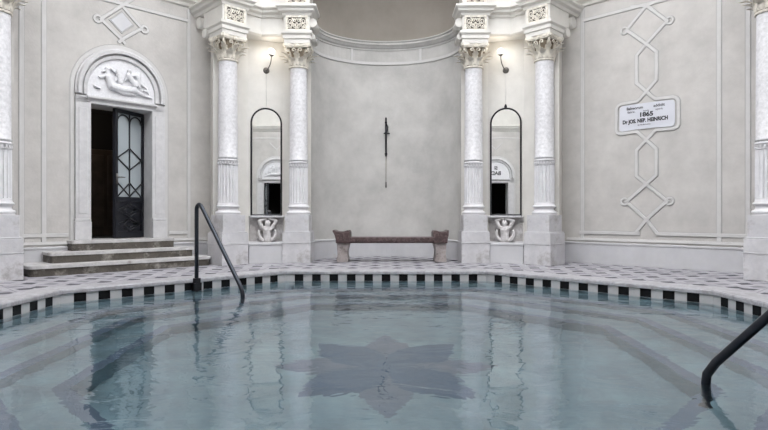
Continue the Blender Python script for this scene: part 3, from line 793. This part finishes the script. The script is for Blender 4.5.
# mirrors, brackets, sconces ----------------------------------------------
MC = (2.063, 5.10); MPHI = math.atan2(.24, .568)
def arch_outline(hw, z0, zs, n=20): return [(-hw, z0)]+[(-hw*math.cos(PI*k/n), zs+hw*math.sin(PI*k/n)) for k in range(n+1)]+[(hw, z0)]
for s in (-1, 1):
    side = 'right' if s > 0 else 'left'; oth = 'plaque wall' if s > 0 else 'doorway wall'
    loc = (*W(MC[0]*s, MC[1]), 0); rz = -MPHI*s
    mr = empty('wall_mirror', loc, rz+s*math.radians(.85), 'tall arched mirror, %s' % ('thin dark frame topped by a knob, right pier' if s > 0 else 'thin dark frame without a knob, left pier'), 'mirror', 'arched mirrors')
    hw = .255; z0, zs = .80, 2.375
    b = MB(); A = arch_outline(hw, z0, zs); b.add([(x, -.018, z) for x, z in A]+[(x, -.002, z) for x, z in A], [tuple(range(len(A)))]+[(i, (i+1) % len(A), len(A)+(i+1) % len(A), len(A)+i) for i in range(len(A))])
    b.build('mirror_glass', 'mirror', mr)
    b = MB(); b.strap(arch_outline(hw, z0, zs, 28), [(-.015, 0), (-.015, .022), (-.009, .030), (.009, .030), (.014, .022), (.014, 0)], 0, True); fr_ = b.build('mirror_frame', 'iron', mr)
    if s > 0:
        b = MB(); b.box(-.022, .022, -.04, 0, zs+hw+.008, zs+hw+.05, 0, .006); b.sphere((0, -.02, zs+hw+.058), .016, seg=10); b.build('knob', 'iron', fr_)
    # bracket
    br = empty('carved_bracket', loc, rz, 'carved stone bracket of a bust with raised arms under the %s mirror' % side, 'bracket', 'carved brackets under the mirrors')
    b = MB(); b.box(-.30, .30, -.15, 0, .765, .788, 0, .006); b.box(-.285, .285, -.12, 0, .75, .765, 0, .003); b.build('shelf', 'marble', br)
    b = MB(); b.box(-.29, .29, -.012, .0, .34, .75, 0, .002); b.build('back_slab', 'recess', br)
    y = -.085
    parts = [('s', (0, y-.03, .655), .046, (1, 1, 1.2)), ('c', (0, y, .60), (0, y, .56), .028, .05), ('c', (-.05, y, .575), (.05, y, .575), .036, .036),
             ('c', (0, y, .56), (0, y, .46), .072, .060), ('c', (0, y, .46), (0, y+.01, .38), .058, .068), ('s', (-.028, y-.05, .545), .026), ('s', (.028, y-.05, .545), .026)]
    for q in (-1, 1):
        parts += [('c', (q*.075, y, .585), (q*.125, y-.01, .70), .030, .026), ('c', (q*.125, y-.01, .70), (q*.045, y-.01, .735), .026, .020), ('s', (q*.03, y-.01, .732), .024)]
    bo = blob(parts, 'bust', 'bracket', br, .007); bo.scale = (1.15, 1.05, 1.0)
    b = MB()
    b.tube([(.145*math.cos(t), -.085, .49+.135*math.sin(t)) for t in [(-205+k*230/20)*PI/180 for k in range(21)]], [.018+.016*math.sin(PI*k/20) for k in range(21)], 10)
    b.build('scroll_band', 'bracket', br)
    b = MB(); b.lathe([(.004, .10), (.012, .13), (.03, .20), (.05, .27), (.065, .31)], 16); 
    # sconce
    sc = empty('wall_sconce', loc, rz, 'small curved arm wall lamp with lit white globe above the %s mirror' % side, 'wall lamp', 'lit wall lamps')
    b = MB(); bm = bmesh.new(); bmesh.ops.create_cone(bm, segments=24, radius1=.055, radius2=.035, depth=.03, cap_ends=True)
    zb = 3.29; d = s
    b.addbm(bm, 0, Matrix.Translation((0, -.015, zb)) @ Matrix.Rotation(PI/2, 4, 'X')); b.sphere((0, -.03, zb), .028, seg=12)
    b.build('mounting_plate', 'bronze', sc)
    b = MB(); pts = []
    for k in range(17):
        t = k/16; pts.append((-d*.055*(1-math.cos(PI*t))/2, -.03-.14*math.sin(PI*t/2), zb+.0+.21*t**1.5-.03*math.sin(PI*t)))
    b.tube(pts, .009, 8); b.build('arm', 'bronze', sc)
    tip = pts[-1]
    b = MB(); b.lathe([(.010, tip[2]-.01), (.02, tip[2]), (.044, tip[2]+.022), (.046, tip[2]+.027)], 20, c=tip[:2]); cup = b.build('cup', 'bronze', sc)
    b = MB(); b.sphere((tip[0], tip[1], tip[2]+.078), .052, seg=20, sc=(1, 1, 1)); b.build('lamp_globe', 'bulb', cup)
    b = MB(); b.tube([(0, -.006, zb-.05), (0, -.006, zs+hw+.04)], .003, 6); b.build('cord', 'strap', sc)
    lt = bpy.data.lights.new('sconce_light', 'POINT'); lt.energy = .28; lt.color = (1, .86, .68); lt.shadow_soft_size = .1
    lo = bpy.data.objects.new('sconce_light', lt); COL.objects.link(lo); lo.parent = sc; lo.location = (tip[0], tip[1]-.12, tip[2]+.06)

# iron fitting on the apse wall ---------------------------------------------
yb = AP+1.07
fx = empty('iron_wall_fitting', (*W(0.0, yb), 0), 0, 'slender black iron fitting with a crossbar and thin hanging rod on the apse wall', 'wall fitting')
b = MB()
b.tube([(0, -.03, 1.93), (0, -.03, 2.66)], .017, 10); b.sphere((0, -.03, 2.67), .016, seg=10); b.sphere((0, -.03, 2.585), .026, seg=10); b.sphere((0, -.03, 1.98), .028, seg=10)
b.tube([(.0, -.03, 2.58), (.035, -.035, 2.50), (.025, -.035, 2.42), (0, -.03, 2.36)], .011, 8)
for z in (2.55, 2.02): b.tube([(0, 0.01, z), (0, -.03, z)], .01, 8)
b.build('rod', 'iron', fx)
b = MB(); b.tube([(-.045, -.035, 2.375), (.075, -.035, 2.375)], .013, 8); b.lathe([(.03, 2.375), (.034, 2.385), (.02, 2.40)], 16, c=(0, -.033)); b.build('crossbar', 'iron', fx)
b = MB(); b.tube([(0, -.025, 1.95), (0, -.025, 1.44)], .005, 6); b.build('hanging_wire', 'gold', fx)
b = MB(); b.tube([(0, -.025, 1.44), (0, -.025, 1.33)], [.008, .011], 8); b.build('end_weight', 'iron', fx)

# bench --------------------------------------------------------------------
by = 9.42-CY+.12
bn = empty('stone_bench', (*W(.095, by), 0), 0, 'long dark red marble bench with scrolled ends on carved stone legs in the apse', 'bench')
b = MB(); b.box(-.86, .86, -.20, .20, .345, .425, 0, .012); b.box(-.84, .84, -.18, .18, .325, .347, 0, .004); b.build('seat', 'bench_red', bn)
for s in (-1, 1):
    b = MB(); prof = [(.93, .0), (.93, .06), (.915, .12), (.92, .20), (.925, .27), (.93, .33), (.70, .33), (.725, .27), (.745, .20), (.745, .12), (.725, .05), (.735, 0)]
    n = len(prof)
    for (ya, yb_) in ((-.17, .17),):
        v = [(s*x, y_, z) for y_ in (ya, yb_) for x, z in prof]
        b.add(v, [tuple(range(n)), tuple(range(2*n-1, n-1, -1))]+[(i, (i+1) % n, n+(i+1) % n, n+i) for i in range(n)])
    lg = b.build('leg', 'bench_leg', bn); mo = lg.modifiers.new('bevel', 'BEVEL'); mo.width = .012; mo.segments = 2
    b = MB(); prof = [(.94, .325), (.945, .40), (.96, .46), (1.0 if s < 0 else .965, .535), (.975 if s < 0 else .95, .55), (.93, .525), (.87, .515), (.80, .52), (.775, .535), (.72, .54), (.70, .50), (.70, .43), (.70, .325)]
    n = len(prof); v = [(s*x, y_, z) for y_ in (-.215, .215) for x, z in prof]
    b.add(v, [tuple(range(n)), tuple(range(2*n-1, n-1, -1))]+[(i, (i+1) % n, n+(i+1) % n, n+i) for i in range(n)])
    ar = b.build('scroll_end', 'bench_red', bn); mo = ar.modifiers.new('bevel', 'BEVEL'); mo.width = .01; mo.segments = 2

# deck, coping, pool ---------------------------------------------------------
APO = 3.47; T8 = math.tan(PI/8)
def octo(a): return [(CX+a/math.cos(PI/8)*math.sin(PI/8+k*P4), CY+a/math.cos(PI/8)*math.cos(PI/8+k*P4)) for k in range(8)]
me = bpy.data.meshes.new('floor'); A = octo(3.78); Bq = octo(7.6)
me.from_pydata([(x, y, 0) for x, y in A]+[(x, y, 0) for x, y in Bq], [], [(k, (k+1) % 8, 8+(k+1) % 8, 8+k) for k in range(8)])
uvl = me.uv_layers.new(name='plan')
for p in me.polygons:
    k = p.index; ang = P4*(k+1); n_ = Vector((math.sin(ang), math.cos(ang))); t_ = Vector((math.cos(ang), -math.sin(ang)))
    for li in p.loop_indices:
        v = me.vertices[me.loops[li].vertex_index].co; r = Vector((v.x-CX, v.y-CY)); uvl.data[li].uv = (r.dot(t_), r.dot(n_))
me.materials.append(M['deck']); fl = bpy.data.objects.new('floor', me); COL.objects.link(fl); struct(fl, 'pale marble paving with small dark inlays round the pool')

def ring(b, a0, z0, a1, z1, mi=0):
    P0, P1 = octo(a0), octo(a1); b.add([(x, y, z0) for x, y in P0]+[(x, y, z1) for x, y in P1], [(k, (k+1) % 8, 8+(k+1) % 8, 8+k) for k in range(8)], mi)
b = MB(); ring(b, 3.455, -.046, 3.48, -.046); ring(b, 3.448, -.040, 3.455, -.046); ring(b, 3.448, -.008, 3.448, -.04); ring(b, 3.456, .004, 3.448, -.008); ring(b, 3.80, .004, 3.456, .004)
struct(b.build('trim_pool_coping', 'coping'), 'pale stone coping round the octagonal pool')
pool = MB()
FAS = .20
ring(pool, APO, -.19, APO, -.60); ring(pool, APO, -.42, 2.93, -.42); ring(pool, 2.93, -.42, 2.82, -.42, 1); ring(pool, 2.82, -.42, 2.82, -.48); ring(pool, 2.82, -.48, 2.82, -.69)
ring(pool, 2.82, -.69, 2.575, -.69); ring(pool, 2.575, -.69, 2.47, -.69, 1); ring(pool, 2.47, -.69, 2.47, -.75); ring(pool, 2.47, -.75, 2.47, -.96)
ring(pool, 2.47, -.96, 2.165, -.96); ring(pool, 2.165, -.96, 2.06, -.96, 1); ring(pool, 2.06, -.96, 2.06, -1.02); ring(pool, 2.06, -1.02, 2.06, -1.36)
O = octo(2.06); pool.add([(x, y, -1.36) for x, y in O], [tuple(range(8))])
pb = pool.build('pool_basin', ['pool', 'band']); struct(pb, 'stepped octagonal pool basin with slate blue bands')
# fascia tiles
b = MB(); zt, zb = -.046, -.20
for k in range(8):
    ang = P4*k; n_ = Vector((math.sin(ang), math.cos(ang))); t_ = Vector((math.cos(ang), -math.sin(ang))); half = APO*T8
    sp = .2486; cuts = [-half]
    for i in range(11): c = (i-5)*sp; cuts += [c-.062, c+.062]
    cuts.append(half)
    for i in range(len(cuts)-1):
        mi = 1 if i % 2 == 1 else 0
        p0 = n_*APO+t_*cuts[i]; p1 = n_*APO+t_*cuts[i+1]
        z_ = -.142 if mi else zb
        b.add([(CX+p0.x, CY+p0.y, zb if not mi else z_), (CX+p1.x, CY+p1.y, zb if not mi else z_), (CX+p1.x, CY+p1.y, zt), (CX+p0.x, CY+p0.y, zt)], [(0, 1, 2, 3)], mi)
        if mi: b.add([(CX+p0.x, CY+p0.y, zb), (CX+p1.x, CY+p1.y, zb), (CX+p1.x, CY+p1.y, z_), (CX+p0.x, CY+p0.y, z_)], [(0, 1, 2, 3)], 0)
fa = b.build('fascia', ['white_tile', 'black_tile'], pb); fa['label'] = 'row of alternating black and white square tiles at the waterline'
# star mosaic
for k in range(8):
    a = k*P4; b = MB(); L0 = .88 if k % 2 else .92; wd = .24 if k % 2 else .21; pts = []
    for i in range(13): t = i/12; pts.append((wd*math.sin(PI*t**.9)*(1 if t < .99 else 0), L0*t))
    for i in range(11, 0, -1): t = i/12; pts.append((-wd*math.sin(PI*t**.9), L0*t))
    z = -1.356+(.002 if k % 2 else 0)
    b.add([(x*math.cos(a)+y*math.sin(a), -x*math.sin(a)+y*math.cos(a), z) for x, y in pts], [tuple(range(len(pts)))])
    me_o = b.build('star_petal', 'petal_a' if k % 2 else 'petal_b', pb); me_o.location = (CX, CY, 0)
    me_o['label'] = 'slate blue mosaic petal of the pool floor star' if k % 2 else 'mauve grey mosaic petal of the pool floor star'
# water
b = MB(); b.add([(x-CX, y-CY, 0) for x, y in octo(APO-.001)], [tuple(range(7, -1, -1))]); w = b.build('pool_water', 'water', loc=(CX, CY, -.14), norm=False)
tag(w, 'calm pale blue green pool water reflecting the columns', 'water', None, 'stuff')

# handrails --------------------------------------------------------------------
def handrail(ex, ey, phi, top, label):
    """edge point ex,ey (relative), local -y points into the pool"""
    root = empty('pool_handrail', (*W(ex, ey), 0), -phi, label, 'handrail', 'steel pool handrails')
    P = [(0, -.035, -.30), (0, -.035, .40), (0, -.035, .80)]
    for k in range(9):
        t = math.radians(138*k/8); P.append((0, -(.035+.06-.06*math.cos(t))-(top if k > 4 else 0), .87+.06*math.sin(t)))
    end = (0, -(.95+top), -.05)
    e = Vector(P[-1]); E = Vector(end); d = (E-e).normalized()
    P.append(tuple(e.lerp(E, .5))); P.append(tuple(E-d*.05)); P.append((0, E.y-.012, -.085)); P.append((0, E.y-.018, -.14)); P.append((0, E.y-.018, -.66))
    b = MB(); b.tube(P, .025, 14); b.build('rail', 'steel', root)
    b = MB(); b.box(-.05, .05, -.075, -.001, -.20, -.048, 0, .006); b.box(-.04, .04, -.07, -.01, -.05, .012, 0, .008); b.build('wall_bracket', 'iron', root)
    return root
handrail(-2.40, 2.507, math.radians(-51.4), 0.0, 'bent dark steel handrail entering the water in front of the stone steps')
handrail(2.664, 2.216-CY, 3*P4, .28, 'dark steel handrail rising from the water at the right edge of the picture')

# ceiling with skylight ----------------------------------------------------------
b = MB(); ZC = 6.5; RO = 3.9
ring(b, 7.6, ZC, RO, ZC); ring(b, RO, ZC, RO, ZC+.35)
struct(b.build('ceiling', 'ceiling'))
b = MB()
for k in range(4):
    a = P4*k+PI/8; Mx = Matrix.Translation((CX, CY, ZC+.32)) @ Matrix.Rotation(a, 4, 'Z'); b.box(-4.2, 4.2, -.04, .04, 0, .1, 0, 0, Mx)
struct(b.build('window_1', 'iron'), 'glazing bars of the skylight over the pool')

# world, lights, camera ------------------------------------------------------------
w = bpy.data.worlds.new('sky'); SC.world = w; w.use_nodes = True
bg = w.node_tree.nodes['Background']; bg.inputs['Color'].default_value = (.97, .975, 1.0, 1); bg.inputs['Strength'].default_value = 1.0

cam = bpy.data.cameras.new('camera'); cam.sensor_width = 36; cam.lens = 36*555/768; cam.clip_start = .02
co = bpy.data.objects.new('camera', cam); COL.objects.link(co); co.location = (0, 0, H)
co.rotation_euler = (PI/2, 0, math.atan(2/555)); SC.camera = co
SC.view_settings.view_transform = 'Standard'; SC.view_settings.look = 'None'; SC.view_settings.gamma = 1; SC.view_settings.exposure = 2.86
SC.view_settings.use_curve_mapping = False
SC.cycles.use_denoising = True
SC.cycles.max_bounces = 14; SC.cycles.diffuse_bounces = 8; SC.cycles.glossy_bounces = 6; SC.cycles.transmission_bounces = 8
SC.cycles.caustics_refractive = True; SC.cycles.caustics_reflective = True; SC.cycles.sample_clamp_indirect = 8
